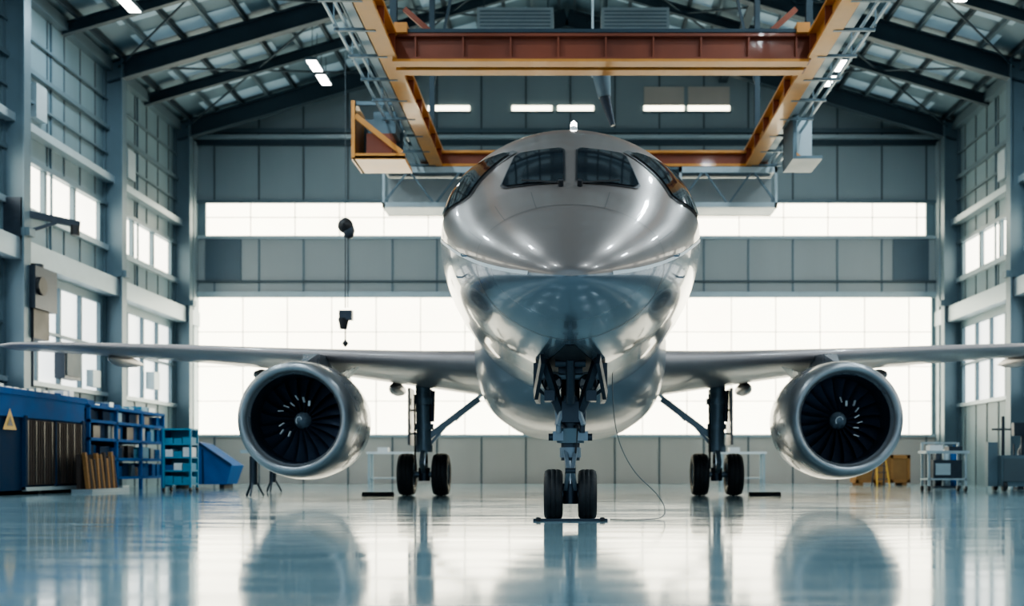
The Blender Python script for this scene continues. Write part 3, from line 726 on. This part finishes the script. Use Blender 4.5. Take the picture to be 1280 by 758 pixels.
# ---------------------------------------------------------------- equipment right
b=B('service_cart'); x,y=11.3,33.0
b.box(x-0.65,x+0.65,y-0.4,y+0.4,1.15,1.23,'steell'); b.box(x-0.6,x+0.6,y-0.35,y+0.35,0.35,0.4,'steell'); b.box(x-0.4,x+0.45,y-0.3,y+0.3,0.4,0.95,'geard'); b.box(x-0.35,x+0.1,y-0.33,y-0.3,0.5,0.85,'steell')
for dx in (-0.55,0.55):
    for dy in (-0.32,0.32):
        b.box(x+dx-0.03,x+dx+0.03,y+dy-0.03,y+dy+0.03,0.1,1.5 if dy>0 else 1.15,'steell'); b.lathe([(-0.03,0.0),(-0.03,0.09),(0.03,0.09),(0.03,0)],(x+dx,y+dy,0.09),(1,0,0),'black',n=12)
b.box(x-0.58,x+0.58,y+0.3,y+0.34,1.45,1.5,'steell'); b.box(x-0.5,x-0.1,y-0.25,y+0.1,1.23,1.4,'white'); b.box(x+0.1,x+0.5,y-0.2,y+0.2,1.23,1.36,'geard')
b.done()
b=B('hydraulic_test_stand'); x,y=13.4,33.5
b.box(x-0.3,x+0.9,y-0.4,y+0.5,0.15,1.1,'steel'); b.box(x-0.25,x+0.85,y-0.43,y-0.4,0.3,1.0,'seam'); b.cyl((x-0.1,y,1.1),(x-0.1,y,2.3),0.05,'geard'); b.cyl((x+0.5,y,1.1),(x+0.5,y,1.9),0.05,'geard'); b.box(x+0.2,x+0.8,y-0.1,y+0.1,1.7,2.1,'geard')
b.cyl((x-0.45,y,1.9),(x+0.15,y,1.9),0.03,'geard'); b.box(x-0.6,x-0.3,y-0.1,y+0.1,0.15,1.5,'steel')
for dx in (-0.2,0.8): b.lathe([(-0.05,0.0),(-0.05,0.15),(0.05,0.15),(0.05,0)],(x+dx,y-0.35,0.15),(1,0,0),'black',n=14); b.lathe([(-0.05,0.0),(-0.05,0.15),(0.05,0.15),(0.05,0)],(x+dx,y+0.4,0.15),(1,0,0),'black',n=14)
b.done()
for q,(x,y) in enumerate(((14.9,36.0),(13.0,38.5))):
    b=B('gas_cylinder_rack')
    for i in range(3): b.lathe([(0,0.0),(0,0.12),(1.2,0.12),(1.32,0.05),(1.42,0.04),(1.42,0)],(x+i*0.28,y,0.08),(0,0,1),['geard','steell','blue'][i],n=14)
    b.box(x-0.2,x+0.75,y-0.18,y+0.18,0,0.08,'geard'); b.box(x-0.2,x+0.75,y+0.14,y+0.18,0.8,0.86,'geard'); b.box(x-0.2,x-0.16,y+0.14,y+0.18,0,1.5,'geard'); b.box(x+0.71,x+0.75,y+0.14,y+0.18,0,1.5,'geard'); b.done()
b=B('wooden_crate'); x,y=12.9,45.5
b.box(x-1.1,x+1.1,y-0.5,y+0.5,0.1,1.25,'card')
for i in range(4): b.box(x-1.12+i*0.71,x-1.0+i*0.71,y-0.54,y-0.5,0.1,1.25,'wood')
b.box(x-1.12,x+1.12,y-0.54,y-0.5,1.1,1.25,'wood'); b.box(x-1.12,x+1.12,y-0.54,y-0.5,0.1,0.22,'wood')
for dx in (-0.9,0,0.9): b.box(x+dx-0.1,x+dx+0.1,y-0.5,y+0.5,0,0.1,'wood')
b.done()
b=B('step_ladder'); x,y=11.95,42
for s in (-1,1):
    b.beam((x+s*0.24,y-0.4,0),(x+s*0.15,y,1.3),0.04,0.05,'yellow'); b.beam((x+s*0.24,y+0.4,0),(x+s*0.15,y,1.3),0.04,0.05,'geard')
for i in range(1,5): b.box(x-0.24+i*0.02,x+0.24-i*0.02,y-0.4+i*0.08,y-0.3+i*0.08,i*0.26,i*0.26+0.03,'geard')
b.done()
for xx,yy in ((-6.9,42),(6.6,42)):
    b=B('workbench'); b.box(xx-0.9,xx+0.9,yy-0.4,yy+0.4,1.25,1.33,'white')
    for dx in (-0.8,0.8):
        for dy in (-0.32,0.32): b.box(xx+dx-0.04,xx+dx+0.04,yy+dy-0.04,yy+dy+0.04,0,1.25,'steell')
    b.box(xx-0.8,xx+0.8,yy-0.32,yy+0.32,0.3,0.34,'steell'); b.box(xx-0.5,xx-0.1,yy-0.2,yy+0.2,1.33,1.5,'white'); b.done()

# ---------------------------------------------------------------- world / camera
w=bpy.data.worlds.new('sky'); scene.world=w; w.use_nodes=True
nt=w.node_tree; bg=nt.nodes['Background']; tc=nt.nodes.new('ShaderNodeTexCoord'); sx=nt.nodes.new('ShaderNodeSeparateXYZ'); cr_=nt.nodes.new('ShaderNodeValToRGB')
cr_.color_ramp.elements[0].position=0.45; cr_.color_ramp.elements[0].color=(0.62,0.80,0.90,1); cr_.color_ramp.elements[1].position=0.9; cr_.color_ramp.elements[1].color=(0.22,0.42,0.62,1)
mr=nt.nodes.new('ShaderNodeMapRange'); mr.inputs['From Min'].default_value=-1
nt.links.new(tc.outputs['Generated'],sx.inputs[0]); nt.links.new(sx.outputs['Z'],mr.inputs['Value']); nt.links.new(mr.outputs['Result'],cr_.inputs[0]); nt.links.new(cr_.outputs[0],bg.inputs['Color'])
bg.inputs['Strength'].default_value=1.0

cam=bpy.data.cameras.new('camera'); co=bpy.data.objects.new('camera',cam); scene.collection.objects.link(co); scene.camera=co
co.location=(0,0,0.72); co.rotation_euler=(math.radians(90),0,0)
cam.sensor_width=36; cam.lens=1362/1280*36; cam.shift_x=-(713-640)/1280; cam.shift_y=(585-379)/1280
cam.clip_end=300; cam.dof.use_dof=True; cam.dof.focus_distance=15; cam.dof.aperture_fstop=0.8
try:
    scene.view_settings.view_transform='AgX'; scene.view_settings.look='AgX - Medium High Contrast'; scene.view_settings.exposure=0.4
except Exception: pass
